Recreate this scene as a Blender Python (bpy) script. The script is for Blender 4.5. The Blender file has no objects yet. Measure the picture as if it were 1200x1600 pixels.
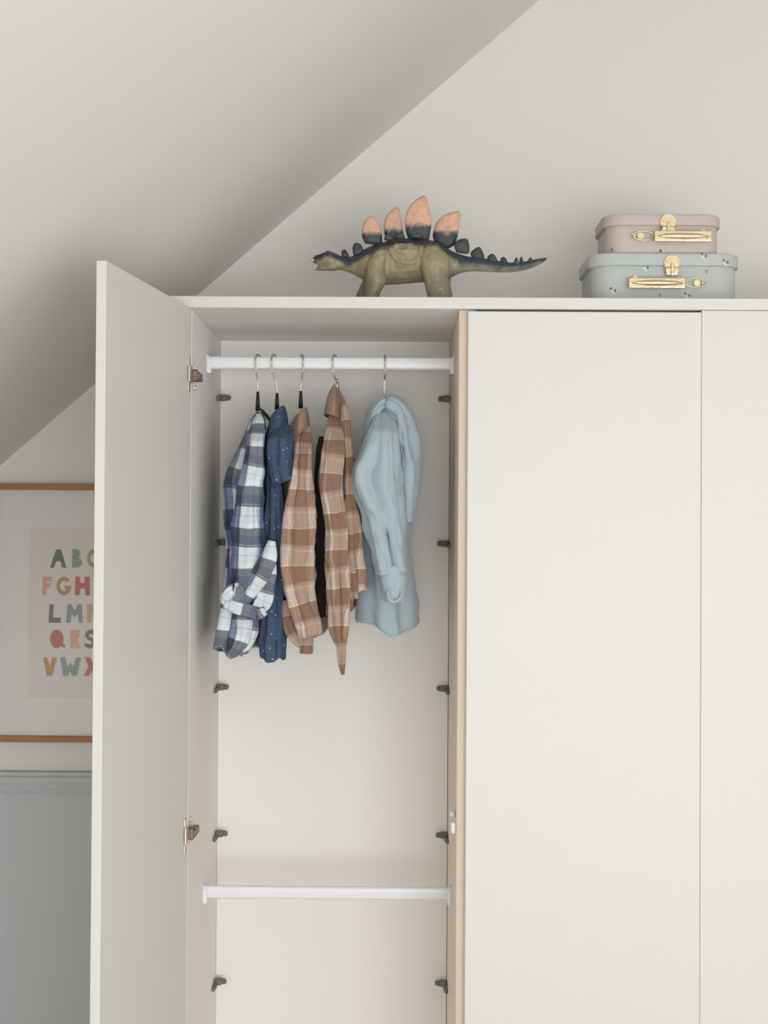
import bpy, bmesh, math, random
import numpy as np
from mathutils import Vector, Matrix, noise

# ------------------------------------------------------------------ camera
scene = bpy.context.scene
col = scene.collection
F_PX, YAW, PITCH, ROLL = 2406.0, 0.00798, 0.01519, 0.00607
EYE = Vector((0.0, 0.0, 1.55))


def to_cam(v):
    x, y, z = v
    c, s = math.cos(YAW), math.sin(YAW)
    x, y = c * x + s * y, -s * x + c * y
    c, s = math.cos(PITCH), math.sin(PITCH)
    y, z = c * y + s * z, -s * y + c * z
    c, s = math.cos(ROLL), math.sin(ROLL)
    x, z = c * x + s * z, -s * x + c * z
    return (x, y, z)


_c = [to_cam(e) for e in ((1, 0, 0), (0, 1, 0), (0, 0, 1))]
RIGHT = Vector((_c[0][0], _c[1][0], _c[2][0]))
FWD = Vector((_c[0][1], _c[1][1], _c[2][1]))
UP = Vector((_c[0][2], _c[1][2], _c[2][2]))

cam_data = bpy.data.cameras.new('camera')
cam = bpy.data.objects.new('camera', cam_data)
col.objects.link(cam)
cam_data.sensor_fit = 'VERTICAL'
cam_data.sensor_height = 24.0
cam_data.lens = F_PX / 1600.0 * 24.0
cam_data.clip_start = 0.05
m = Matrix.Identity(4)
for i in range(3):
    m[i][0], m[i][1], m[i][2], m[i][3] = RIGHT[i], UP[i], -FWD[i], EYE[i]
cam.matrix_world = m
scene.camera = cam


def at(px, py, Y):
    """world point that stands at depth Y (world) under photo pixel px, py"""
    d = RIGHT * ((px - 600) / F_PX) + FWD + UP * (-(py - 800) / F_PX)
    return EYE + d * (Y / d.y)


# ------------------------------------------------------------------ light
world = bpy.data.worlds.new('daylight')
scene.world = world
world.use_nodes = True
bg = world.node_tree.nodes['Background']
bg.inputs[0].default_value = (0.93, 0.96, 1.0, 1)
bg.inputs[1].default_value = 1.2

WIN = dict(x0=-0.5, x1=2.6, z0=0.05, z1=1.9, y=-2.2)      # the window behind the photographer
WIN2 = dict(y0=-1.7, y1=0.9, z0=0.45, z1=2.1, x=3.0)       # the window in the right wall, out of frame


def area(name, loc, size, rot, power, color):
    l = bpy.data.lights.new(name, 'AREA')
    l.shape = 'RECTANGLE'
    l.size, l.size_y = size
    l.energy = power
    l.color = color
    o = bpy.data.objects.new(name, l)
    o.location = loc
    o.rotation_euler = rot
    col.objects.link(o)
    return o


area('window_daylight', ((WIN['x0'] + WIN['x1']) / 2, WIN['y'] - 0.06, (WIN['z0'] + WIN['z1']) / 2),
     (WIN['x1'] - WIN['x0'], WIN['z1'] - WIN['z0']), (math.radians(90), 0, 0), 128, (0.93, 0.967, 1.0))
area('side_window_daylight', (WIN2['x'] + 0.06, (WIN2['y0'] + WIN2['y1']) / 2, (WIN2['z0'] + WIN2['z1']) / 2),
     (WIN2['z1'] - WIN2['z0'], WIN2['y1'] - WIN2['y0']), (0, math.radians(90), 0), 8, (0.93, 0.967, 1.0))

vs = scene.view_settings
scene.display_settings.display_device = 'sRGB'
vs.view_transform = 'Standard'
vs.look = 'None'
vs.gamma = 1
vs.use_curve_mapping = False
vs.exposure = 0.0

# ------------------------------------------------------------------ materials
MATS = {}


def lin(c):
    return tuple(((x / 255) / 12.92 if x / 255 <= 0.04045 else ((x / 255 + 0.055) / 1.055) ** 2.4) for x in c) + (1,)


def nt(name):
    mt = bpy.data.materials.new(name)
    mt.use_nodes = True
    t = mt.node_tree
    return mt, t, t.nodes['Principled BSDF']


def N(t, kind, **kw):
    n = t.nodes.new(kind)
    for k, v in kw.items():
        setattr(n, k, v)
    return n


def mat(name, rgb, rough=0.5, metal=0.0, var=0.03, scale=20.0, bump=0.0, bscale=200.0, coat=0.0, sheen=0.0):
    """plain procedural material: colour with faint noise, optional fine relief"""
    mt, t, b = nt(name)
    b.inputs['Roughness'].default_value = rough
    b.inputs['Metallic'].default_value = metal
    b.inputs['Coat Weight'].default_value = coat
    b.inputs['Sheen Weight'].default_value = sheen
    tc = N(t, 'ShaderNodeTexCoord')
    nz = N(t, 'ShaderNodeTexNoise')
    nz.inputs['Scale'].default_value = scale
    nz.inputs['Detail'].default_value = 3
    t.links.new(tc.outputs['Object'], nz.inputs['Vector'])
    mx = N(t, 'ShaderNodeMix', data_type='RGBA')
    c = lin(rgb)
    mx.inputs[6].default_value = tuple(x * (1 - var) for x in c[:3]) + (1,)
    mx.inputs[7].default_value = tuple(min(1, x * (1 + var)) for x in c[:3]) + (1,)
    t.links.new(nz.outputs['Fac'], mx.inputs[0])
    t.links.new(mx.outputs[2], b.inputs['Base Color'])
    if bump:
        n2 = N(t, 'ShaderNodeTexNoise')
        n2.inputs['Scale'].default_value = bscale
        n2.inputs['Detail'].default_value = 4
        t.links.new(tc.outputs['Object'], n2.inputs['Vector'])
        bp = N(t, 'ShaderNodeBump')
        bp.inputs['Strength'].default_value = bump
        bp.inputs['Distance'].default_value = 0.002
        t.links.new(n2.outputs['Fac'], bp.inputs['Height'])
        t.links.new(bp.outputs['Normal'], b.inputs['Normal'])
    MATS[name] = mt
    return mt


def ramp(t, stops):
    r = N(t, 'ShaderNodeValToRGB')
    r.color_ramp.interpolation = 'CONSTANT'
    el = r.color_ramp.elements
    while len(el) > 1:
        el.remove(el[-1])
    el[0].position = stops[0][0]
    el[0].color = tuple(stops[0][1]) + (1,)
    for p, c in stops[1:]:
        e = el.new(p)
        e.color = tuple(c) + (1,)
    return r


def plaid(name, hs, vstops, period_u, period_v, base=(1, 1, 1), off_u=0.0):
    """woven check: colour bands along the cloth times colour bands across it (UV in metres)"""
    mt, t, b = nt(name)
    b.inputs['Roughness'].default_value = 0.9
    b.inputs['Sheen Weight'].default_value = 0.15
    uv = N(t, 'ShaderNodeUVMap')
    sp = N(t, 'ShaderNodeSeparateXYZ')
    wn = N(t, 'ShaderNodeTexNoise')
    wn.inputs['Scale'].default_value = 14
    wn.inputs['Detail'].default_value = 2
    t.links.new(uv.outputs[0], wn.inputs['Vector'])
    wm = N(t, 'ShaderNodeVectorMath', operation='MULTIPLY_ADD')
    wm.inputs[1].default_value = (0.014, 0.014, 0)
    t.links.new(wn.outputs['Color'], wm.inputs[0])
    t.links.new(uv.outputs[0], wm.inputs[2])
    t.links.new(wm.outputs[0], sp.inputs[0])

    def band(out, period, off, stops):
        a = N(t, 'ShaderNodeMath', operation='MULTIPLY_ADD')
        a.inputs[1].default_value = 1 / period
        a.inputs[2].default_value = off + 50
        t.links.new(out, a.inputs[0])
        f = N(t, 'ShaderNodeMath', operation='FRACT')
        t.links.new(a.outputs[0], f.inputs[0])
        r = ramp(t, stops)
        t.links.new(f.outputs[0], r.inputs[0])
        return r

    ru = band(sp.outputs[0], period_u, off_u, vstops)
    rv = band(sp.outputs[1], period_v, 0.0, hs)
    mu = N(t, 'ShaderNodeMix', data_type='RGBA', blend_type='MULTIPLY')
    mu.inputs[0].default_value = 1
    t.links.new(ru.outputs[0], mu.inputs[6])
    t.links.new(rv.outputs[0], mu.inputs[7])
    m2 = N(t, 'ShaderNodeMix', data_type='RGBA', blend_type='MULTIPLY')
    m2.inputs[0].default_value = 1
    m2.inputs[7].default_value = tuple(base) + (1,)
    t.links.new(mu.outputs[2], m2.inputs[6])
    nz = N(t, 'ShaderNodeTexNoise')
    nz.inputs['Scale'].default_value = 900
    t.links.new(uv.outputs[0], nz.inputs['Vector'])
    m3 = N(t, 'ShaderNodeMix', data_type='RGBA', blend_type='OVERLAY')
    m3.inputs[0].default_value = 0.25
    t.links.new(m2.outputs[2], m3.inputs[6])
    t.links.new(nz.outputs['Fac'], m3.inputs[7])
    t.links.new(m3.outputs[2], b.inputs['Base Color'])
    bp = N(t, 'ShaderNodeBump')
    bp.inputs['Strength'].default_value = 0.3
    bp.inputs['Distance'].default_value = 0.001
    t.links.new(nz.outputs['Fac'], bp.inputs['Height'])
    t.links.new(bp.outputs['Normal'], b.inputs['Normal'])
    MATS[name] = mt
    return mt


def speckled(name, rgb, dot, cell, radius):
    mt, t, b = nt(name)
    b.inputs['Roughness'].default_value = 0.9
    uv = N(t, 'ShaderNodeUVMap')
    vo = N(t, 'ShaderNodeTexVoronoi', voronoi_dimensions='2D')
    vo.inputs['Scale'].default_value = 1 / cell
    vo.inputs['Randomness'].default_value = 1.0
    t.links.new(uv.outputs[0], vo.inputs['Vector'])
    lt = N(t, 'ShaderNodeMath', operation='LESS_THAN')
    lt.inputs[1].default_value = radius / cell
    t.links.new(vo.outputs['Distance'], lt.inputs[0])
    nz = N(t, 'ShaderNodeTexNoise')
    nz.inputs['Scale'].default_value = 60
    nz.inputs['Detail'].default_value = 6
    t.links.new(uv.outputs[0], nz.inputs['Vector'])
    mx = N(t, 'ShaderNodeMix', data_type='RGBA')
    c = lin(rgb)
    mx.inputs[6].default_value = tuple(x * 0.8 for x in c[:3]) + (1,)
    mx.inputs[7].default_value = tuple(min(1, x * 1.25) for x in c[:3]) + (1,)
    t.links.new(nz.outputs['Fac'], mx.inputs[0])
    m2 = N(t, 'ShaderNodeMix', data_type='RGBA')
    t.links.new(lt.outputs[0], m2.inputs[0])
    t.links.new(mx.outputs[2], m2.inputs[6])
    m2.inputs[7].default_value = lin(dot)
    t.links.new(m2.outputs[2], b.inputs['Base Color'])
    MATS[name] = mt
    return mt


def painted(name, rough=0.5, bump=0.5, bscale=120):
    """colour brushed on per vertex (a painted toy)"""
    mt, t, b = nt(name)
    b.inputs['Roughness'].default_value = rough
    at_ = N(t, 'ShaderNodeAttribute', attribute_name='paint')
    tc = N(t, 'ShaderNodeTexCoord')
    nz = N(t, 'ShaderNodeTexNoise')
    nz.inputs['Scale'].default_value = 70
    nz.inputs['Detail'].default_value = 5
    t.links.new(tc.outputs['Object'], nz.inputs['Vector'])
    mx = N(t, 'ShaderNodeMix', data_type='RGBA', blend_type='OVERLAY')
    mx.inputs[0].default_value = 0.35
    t.links.new(at_.outputs['Color'], mx.inputs[6])
    t.links.new(nz.outputs['Fac'], mx.inputs[7])
    t.links.new(mx.outputs[2], b.inputs['Base Color'])
    vo = N(t, 'ShaderNodeTexVoronoi')
    vo.inputs['Scale'].default_value = bscale
    t.links.new(tc.outputs['Object'], vo.inputs['Vector'])
    bp = N(t, 'ShaderNodeBump')
    bp.inputs['Strength'].default_value = bump
    bp.inputs['Distance'].default_value = 0.002
    t.links.new(vo.outputs['Distance'], bp.inputs['Height'])
    t.links.new(bp.outputs['Normal'], b.inputs['Normal'])
    MATS[name] = mt
    return mt


mat('wall_paint', (232, 229, 224), 0.9, var=0.01, scale=3, bump=0.03, bscale=400)
mat('ceiling_paint', (232, 229, 224), 0.95, var=0.01, scale=3)
mat('dado_paint', (198, 200, 200), 0.8, var=0.015, scale=4)
mat('floor_wood', (220, 215, 209), 0.8, var=0.05, scale=6)
mat('wardrobe_white', (220, 218, 212), 0.45, var=0.008, scale=4)
mat('carcass_white', (246, 242, 237), 0.6, var=0.008, scale=4)
mat('edge_band', (218, 200, 180), 0.6, var=0.02, scale=10)
mat('divider_tan', (240, 224, 206), 0.6, var=0.01, scale=8)
mat('rod_white', (240, 240, 242), 0.3, var=0.005)
mat('steel', (206, 200, 188), 0.35, 1.0, var=0.05, scale=60)
mat('nickel_dark', (120, 106, 92), 0.4, 1.0, var=0.1, scale=60)
mat('grey_plastic', (112, 112, 104), 0.5, var=0.1, scale=80)
mat('black_plastic', (24, 22, 20), 0.5, var=0.1)
mat('clear_plastic', (226, 226, 220), 0.2, var=0.02)
mat('oak', (172, 116, 66), 0.5, var=0.18, scale=14)
mat('mat_board', (232, 227, 224), 0.9, var=0.006, scale=4)
mat('print_paper', (226, 218, 211), 0.9, var=0.02, scale=14)
mat('brass', (222, 207, 170), 0.22, 1.0, var=0.25, scale=110, bump=0.35, bscale=90)
mat('suitcase_pink', (199, 186, 179), 0.6, var=0.02, scale=30, bump=0.03, bscale=300)
mat('suitcase_blue', (192, 196, 193), 0.6, var=0.02, scale=30, bump=0.03, bscale=300)
mat('print_dark', (104, 100, 96), 0.7)
mat('print_red', (190, 138, 128), 0.7)
mat('print_pale', (232, 232, 230), 0.7)
mat('fleece_blue', (172, 187, 194), 0.95, var=0.03, scale=80, bump=0.25, bscale=500, sheen=0.3)
mat('dark_brown_cloth', (40, 28, 24), 0.95, var=0.2, scale=60)
speckled('navy_chambray', (66, 82, 108), (214, 218, 222), 0.026, 0.0013)

W_, SL, LAV = (0.78, 0.83, 0.85), (0.33, 0.35, 0.42), (0.32, 0.31, 0.52)
BK = (0.16, 0.18, 0.2)
plaid('blue_plaid',
      [(0, (0.70, 0.75, 0.77)), (0.20, (0.45, 0.48, 0.50)), (0.215, (0.70, 0.75, 0.77)), (0.40, (0.78, 0.82, 0.83)), (0.52, (0.30, 0.32, 0.22)), (0.535, (0.20, 0.215, 0.25)),
       (0.72, (0.15, 0.16, 0.21)), (0.93, (0.36, 0.38, 0.27)), (0.95, (0.20, 0.215, 0.25))],
      [(0, (0.96, 0.98, 0.99)), (0.54, (0.25, 0.27, 0.30)), (0.565, (0.30, 0.31, 0.44)), (0.74, (0.17, 0.18, 0.40)), (0.93, (0.55, 0.58, 0.62))],
      0.084, 0.090, off_u=0.27)
B_ = (0.98, 0.98, 0.98)
plaid('brown_plaid',
      [(0, B_), (0.06, (1.2, 1.22, 1.24)), (0.085, B_), (0.46, (1.2, 1.22, 1.24)), (0.49, (0.62, 0.51, 0.43)), (0.93, (0.85, 0.82, 0.8))],
      [(0, B_), (0.08, (1.15, 1.17, 1.18)), (0.11, B_), (0.40, (1.18, 1.2, 1.22)), (0.44, (0.74, 0.66, 0.60)), (0.93, (1.1, 1.1, 1.1))],
      0.076, 0.084, base=(0.58, 0.46, 0.385), off_u=0.70)
painted('dinosaur_skin', 0.42, 0.6, 110)
painted('plate_paint', 0.5, 0.15, 200)

# ------------------------------------------------------------------ mesh helpers


def world_loc(o):
    v = Vector((0, 0, 0))
    while o is not None:
        v += o.location
        o = o.parent
    return v


def link(name, me, material, parent=None, origin=None):
    o = bpy.data.objects.new(name, me)
    if material is not None and not me.materials:
        me.materials.append(MATS[material] if isinstance(material, str) else material)
    col.objects.link(o)
    if origin is None:
        origin = world_loc(parent) if parent else Vector((0, 0, 0))
    if parent:
        o.parent = parent
    base = world_loc(parent) if parent else Vector((0, 0, 0))
    me.transform(Matrix.Translation(-origin))
    o.location = origin - base
    return o


def tag(o, label=None, cat=None, group=None, kind=None):
    for k, v in (('label', label), ('category', cat), ('group', group), ('kind', kind)):
        if v:
            o[k] = v
    return o


def thing(name, loc, label, cat, group=None):
    o = bpy.data.objects.new(name, None)
    o.empty_display_size = 0.05
    o.location = loc
    col.objects.link(o)
    return tag(o, label, cat, group)


def smooth(me, on=True):
    me.polygons.foreach_set('use_smooth', [on] * len(me.polygons))


def box_mesh(name, c, s, axes=None, bevel=0.0012, seg=2):
    """box centred at c, full sizes s, along axes (defaults to world)"""
    bm = bmesh.new()
    bmesh.ops.create_cube(bm, size=1)
    bmesh.ops.scale(bm, vec=s, verts=bm.verts)
    if bevel:
        bmesh.ops.bevel(bm, geom=list(bm.edges), offset=min(bevel, min(s) * 0.45), segments=seg, affect='EDGES', profile=0.5)
    M = Matrix.Identity(4)
    if axes:
        for j, a in enumerate(axes):
            for i in range(3):
                M[i][j] = a[i]
    bm.transform(Matrix.Translation(c) @ M)
    bmesh.ops.recalc_face_normals(bm, faces=bm.faces)
    me = bpy.data.meshes.new(name)
    bm.to_mesh(me)
    bm.free()
    return me


def box(name, lo, hi, material, parent=None, bevel=0.0012, origin=None):
    lo, hi = Vector(lo), Vector(hi)
    return link(name, box_mesh(name, (lo + hi) / 2, hi - lo, None, bevel), material, parent, origin)


def join_meshes(name, meshes):
    bm = bmesh.new()
    for me in meshes:
        bm.from_mesh(me)
        bpy.data.meshes.remove(me)
    out = bpy.data.meshes.new(name)
    bm.to_mesh(out)
    bm.free()
    return out


def pydata(name, verts, faces, uvs=None, sm=True):
    me = bpy.data.meshes.new(name)
    me.from_pydata([tuple(v) for v in verts], [], faces)
    if uvs is not None:
        l = me.uv_layers.new(name='UVMap')
        for p in me.polygons:
            for k in p.loop_indices:
                l.data[k].uv = uvs[p.index][k - p.loop_start]
    smooth(me, sm)
    me.update()
    return me


def prism(name, outline, axes_o, depth, bevel=0.0, sm=False):
    """outline: list of 2D points in plane (o, ex, ey) extruded by depth along ez"""
    o, ex, ey, ez = axes_o
    bm = bmesh.new()
    vs_ = [bm.verts.new(o + ex * p[0] + ey * p[1]) for p in outline]
    f = bm.faces.new(vs_)
    r = bmesh.ops.extrude_face_region(bm, geom=[f])
    nv = [g for g in r['geom'] if isinstance(g, bmesh.types.BMVert)]
    bmesh.ops.translate(bm, vec=ez * depth, verts=nv)
    if bevel:
        bmesh.ops.bevel(bm, geom=list(bm.edges), offset=bevel, segments=2, affect='EDGES', profile=0.5)
    bmesh.ops.recalc_face_normals(bm, faces=bm.faces)
    me = bpy.data.meshes.new(name)
    bm.to_mesh(me)
    bm.free()
    if sm:
        smooth(me)
    return me


def spline(keys, n):
    """Catmull-Rom through rows of numbers, n samples"""
    K = np.array(keys, float)
    m_ = len(K)
    d = np.maximum(1e-6, np.linalg.norm(np.diff(K[:, :2], axis=0), axis=1))
    tt = np.concatenate([[0], np.cumsum(d)])
    T = np.zeros_like(K)
    for i in range(m_):
        a, b = max(0, i - 1), min(m_ - 1, i + 1)
        T[i] = (K[b] - K[a]) / (tt[b] - tt[a])
    out = []
    for s in np.linspace(0, tt[-1], n):
        i = min(m_ - 2, int(np.searchsorted(tt, s, side='right') - 1))
        h = tt[i + 1] - tt[i]
        x = (s - tt[i]) / h
        out.append((2 * x**3 - 3 * x**2 + 1) * K[i] + (x**3 - 2 * x**2 + x) * h * T[i] + (-2 * x**3 + 3 * x**2) * K[i + 1] + (x**3 - x**2) * h * T[i + 1])
    return np.array(out)


def wire(name, pts, r, seg=8, n=None, taper=None):
    """round tube through world points"""
    P = [Vector(p) for p in pts]
    if n:
        P = [Vector(q) for q in spline([tuple(p) for p in P], n)] if False else catmull3(P, n)
    verts, faces = [], []
    ref = Vector((0.3, 0.9, 0.2)).normalized()
    for i, p in enumerate(P):
        tng = (P[min(i + 1, len(P) - 1)] - P[max(0, i - 1)]).normalized()
        u = tng.cross(ref)
        if u.length < 1e-4:
            u = tng.cross(Vector((1, 0, 0)))
        u.normalize()
        v = tng.cross(u)
        rr = r * (taper(i / (len(P) - 1)) if taper else 1)
        for k in range(seg):
            a = 2 * math.pi * k / seg
            verts.append(p + u * (rr * math.cos(a)) + v * (rr * math.sin(a)))
    for i in range(len(P) - 1):
        for k in range(seg):
            a, b = i * seg + k, i * seg + (k + 1) % seg
            faces.append((a, b, b + seg, a + seg))
    faces.append(tuple(range(seg))[::-1])
    faces.append(tuple((len(P) - 1) * seg + k for k in range(seg)))
    me = pydata(name, verts, faces)
    return me


def catmull3(P, n):
    out = []
    m_ = len(P)
    for j in range(n):
        s = j / (n - 1) * (m_ - 1)
        i = min(m_ - 2, int(s))
        x = s - i
        p0, p1, p2, p3 = P[max(0, i - 1)], P[i], P[i + 1], P[min(m_ - 1, i + 2)]
        out.append(0.5 * ((2 * p1) + (p2 - p0) * x + (2 * p0 - 5 * p1 + 4 * p2 - p3) * x * x + (3 * p1 - p0 - 3 * p2 + p3) * x**3))
    return out


# ------------------------------------------------------------------ room
D = 3.302            # depth of the wardrobe carcass front
DF = D - 0.018       # front of the closed doors and of the top board
XL, XR = -0.44166, 0.13234
ZT = EYE.z + 0.48526  # underside of the top board
ZTOP = ZT + 0.0246
BACK = D + 0.5374
YW = 3.905           # gable wall

pA, pB = at(0, 728, YW), at(843, 0, YW)
SLOPE = (pB.z - pA.z) / (pB.x - pA.x)


def zs(x):
    return pA.z + (x - pA.x) * SLOPE


XK = -1.75           # knee wall
ZC = 2.94            # flat ceiling
XC = pA.x + (ZC - pA.z) / SLOPE
XW = 3.0            # right wall
YF = -2.2            # wall behind the photographer
ZD = at(70, 1205, YW).z   # top of the dado rail


def structure(name, verts, faces, mats, midx=None):
    me = bpy.data.meshes.new(name)
    me.from_pydata(verts, [], faces)
    for q in mats:
        me.materials.append(MATS[q])
    if midx:
        for p, i in zip(me.polygons, midx):
            p.material_index = i
    o = bpy.data.objects.new(name, me)
    col.objects.link(o)
    o['kind'] = 'structure'
    return o


structure('floor', [(XK, YF, 0), (XW, YF, 0), (XW, YW, 0), (XK, YW, 0)], [(0, 1, 2, 3)], ['floor_wood'])
structure('wall_back', [(XK, YW, 0), (XW, YW, 0), (XW, YW, ZD - 0.02), (XK, YW, ZD - 0.02), (XW, YW, ZC), (XC, YW, ZC), (XK, YW, zs(XK))],
          [(0, 1, 2, 3), (3, 2, 4, 5, 6)], ['dado_paint', 'wall_paint'], [0, 1])
structure('ceiling', [(XK, YF, zs(XK)), (XK, YW, zs(XK)), (XC, YW, ZC), (XC, YF, ZC), (XW, YW, ZC), (XW, YF, ZC)],
          [(0, 1, 2, 3), (3, 2, 4, 5)], ['ceiling_paint'])
structure('wall_left', [(XK, YF, 0), (XK, YW, 0), (XK, YW, zs(XK)), (XK, YF, zs(XK))], [(0, 1, 2, 3)], ['wall_paint'])
w2 = WIN2
structure('wall_right', [(XW, YF, 0), (XW, w2['y0'], 0), (XW, w2['y1'], 0), (XW, YW, 0), (XW, YF, ZC), (XW, w2['y0'], ZC), (XW, w2['y1'], ZC), (XW, YW, ZC),
                         (XW, w2['y0'], w2['z0']), (XW, w2['y1'], w2['z0']), (XW, w2['y0'], w2['z1']), (XW, w2['y1'], w2['z1'])],
          [(0, 1, 8, 10, 5, 4), (1, 2, 9, 8), (2, 3, 7, 6, 11, 9), (10, 11, 6, 5)], ['wall_paint'])
fr = []
for z in (w2['z0'], w2['z1']):
    fr.append(box_mesh('f', Vector((XW - 0.01, (w2['y0'] + w2['y1']) / 2, z)), Vector((0.06, w2['y1'] - w2['y0'] + 0.08, 0.06))))
for y in (w2['y0'], (w2['y0'] + w2['y1']) / 2, w2['y1']):
    fr.append(box_mesh('f', Vector((XW - 0.01, y, (w2['z0'] + w2['z1']) / 2)), Vector((0.06, 0.06, w2['z1'] - w2['z0']))))
tag(link('window_2', join_meshes('window_frame', fr), 'wardrobe_white'), kind='structure')
w = WIN
structure('wall_front',
          [(XK, YF, 0), (w['x0'], YF, 0), (w['x1'], YF, 0), (XW, YF, 0),
           (w['x0'], YF, w['z0']), (w['x1'], YF, w['z0']), (w['x0'], YF, w['z1']), (w['x1'], YF, w['z1']),
           (w['x1'], YF, ZC), (XW, YF, ZC), (XC, YF, ZC), (w['x0'], YF, zs(w['x0'])), (XK, YF, zs(XK))],
          [(0, 1, 4, 6, 11, 12), (1, 2, 5, 4), (2, 3, 9, 8, 7, 5), (6, 7, 8, 10, 11)], ['wall_paint'])
fr = []
for a, b in (((w['x0'], w['z0']), (w['x1'], w['z0'])), ((w['x0'], w['z1']), (w['x1'], w['z1']))):
    fr.append(box_mesh('f', Vector(((a[0] + b[0]) / 2, YF + 0.01, a[1])), Vector((w['x1'] - w['x0'] + 0.08, 0.06, 0.06))))
for x in (w['x0'], (w['x0'] + w['x1']) / 2, w['x1']):
    fr.append(box_mesh('f', Vector((x, YF + 0.01, (w['z0'] + w['z1']) / 2)), Vector((0.06, 0.06, w['z1'] - w['z0']))))
tag(link('window_1', join_meshes('window_frame', fr), 'wardrobe_white'), kind='structure')

# dado rail: moulded profile run along the gable wall
prof = [(0, 0.004), (0.020, 0.002), (0.022, -0.006), (0.013, -0.012), (0.016, -0.024), (0.010, -0.036), (0.011, -0.040), (0.014, -0.044), (0.011, -0.050), (0, -0.052)]
rv, rf = [], []
for x in (XK, -0.47):
    for d_, z_ in prof:
        rv.append((x, YW - d_, ZD - 0.002 + z_))
n_ = len(prof)
for i in range(n_ - 1):
    rf.append((i, i + 1, i + 1 + n_, i + n_))
rf.append(tuple(range(n_)))
rf.append(tuple(range(n_, 2 * n_))[::-1])
tag(link('trim_1', pydata('trim', rv, rf, sm=False), 'dado_paint'), kind='structure')

# ------------------------------------------------------------------ wardrobe
wd = thing('wardrobe', (XL - 0.036, D, 0), 'tall off-white wardrobe with its left door open under the sloping ceiling', 'wardrobe')
XE = 1.166           # right outer side
X2, XG = 0.15077, 0.64842
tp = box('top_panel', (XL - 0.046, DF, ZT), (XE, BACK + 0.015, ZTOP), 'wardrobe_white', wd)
tp.data.materials.append(MATS['carcass_white'])            # underside painted lighter in place of light bounced from below
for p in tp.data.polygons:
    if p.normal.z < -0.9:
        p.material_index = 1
box('side_panel', (XL - 0.036, D, 0), (XL, BACK + 0.015, ZT - 0.0005), 'carcass_white', wd)
box('side_panel', (XE - 0.018, D, 0), (XE, BACK + 0.015, ZT - 0.0005), 'carcass_white', wd)
dv = box('divider', (XR, D + 0.001, 0), (XR + 0.036, BACK + 0.015, ZT - 0.0005), 'divider_tan', wd)
box('edge_strip', (XR + 0.0002, D - 0.0012, 0.01), (XR + 0.0358, D + 0.0012, ZT - 0.001), 'edge_band', dv, bevel=0.0008)
box('back_panel', (XL + 0.0005, BACK, 0.06), (XR - 0.0012, BACK + 0.008, ZT - 0.0005), 'carcass_white', wd, bevel=0.0006)
box('back_panel', (XR + 0.037, BACK, 0.06), (XE - 0.0185, BACK + 0.008, ZT - 0.0005), 'carcass_white', wd, bevel=0.0006)
box('bottom_panel', (XL + 0.0003, D + 0.001, 0.06), (XR - 0.0003, BACK - 0.0005, 0.078), 'carcass_white', wd)
box('bottom_panel', (XR + 0.0363, D + 0.001, 0.06), (XE - 0.0183, BACK - 0.0005, 0.078), 'carcass_white', wd)
box('plinth', (XL + 0.0003, D + 0.02, 0), (XE - 0.0183, D + 0.036, 0.0595), 'wardrobe_white', wd)

# closed doors
box('door', (X2, DF, 0.06), (XG + 0.0005, DF + 0.0165, ZT - 0.0050), 'wardrobe_white', wd, bevel=0.0018)
box('door', (XG + 0.0008, DF - 0.0004, 0.06), (XE - 0.002, DF + 0.0165, ZT - 0.0010), 'wardrobe_white', wd, bevel=0.0018)

# open door, swung a little past ninety degrees
ANG = 0.11503
free_pt = Vector((XL - 0.00432, D - 0.004, 0)) + Vector((-math.sin(ANG), -math.cos(ANG), 0)) * 0.596
hinge_pt = Vector((XL + 0.002, D - 0.0195, 0))
dd = (free_pt - hinge_pt).normalized()                # from hinge edge to free edge
dn = Vector((-dd.y, dd.x, 0))                         # inner face normal
ez = Vector((0, 0, 1))
zt, zb = ZT - 0.003, 0.06
DW = (free_pt - hinge_pt).length
oc = hinge_pt + dd * (DW / 2) - dn * 0.009 + ez * ((zt + zb) / 2)
od = link('door', box_mesh('door', oc, Vector((DW, 0.018, zt - zb)), (dd, dn, ez), 0.0012), 'wardrobe_white', wd)
od['label'] = 'open left door'


def hinge(zc):
    c = hinge_pt + ez * zc
    cup = box_mesh('h', c + dd * 0.0225 + dn * 0.0012, Vector((0.016, 0.0024, 0.074)), (dd, dn, ez), 0.001)
    bos = box_mesh('h', c + dd * 0.022 + dn * 0.0035, Vector((0.024, 0.004, 0.036)), (dd, dn, ez), 0.0015)
    h = link('hinge', join_meshes('hinge', [cup, bos]), 'steel', od)
    s = Vector((XL, D + 0.037, zc))
    arm = [box_mesh('h', Vector((XL + 0.013, D + 0.012, zc)), Vector((0.012, 0.060, 0.017)), None, 0.002),
           box_mesh('h', Vector((XL + 0.008, D - 0.012, zc)), Vector((0.014, 0.022, 0.026)), None, 0.003)]
    link('hinge_arm', join_meshes('hinge_arm', arm), 'nickel_dark', h)
    pl = [box_mesh('h', s + Vector((0.0015, -0.006, 0)), Vector((0.003, 0.012, 0.056)), None, 0.001),
          box_mesh('h', s + Vector((0.004, 0, 0)), Vector((0.008, 0.040, 0.014)), None, 0.001)]
    link('mounting_plate', join_meshes('mounting_plate', pl), 'steel', h)
    for dz in (-0.021, 0.021):
        bm = bmesh.new()
        bmesh.ops.create_cone(bm, cap_ends=True, segments=14, radius1=0.0045, radius2=0.0036, depth=0.003,
                              matrix=Matrix.Translation(s + Vector((0.0042, -0.006, dz))) @ Matrix.Rotation(math.radians(90), 4, 'Y'))
        q = bpy.data.meshes.new('s')
        bm.to_mesh(q)
        bm.free()
        link('screw', q, 'steel', h)


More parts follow.
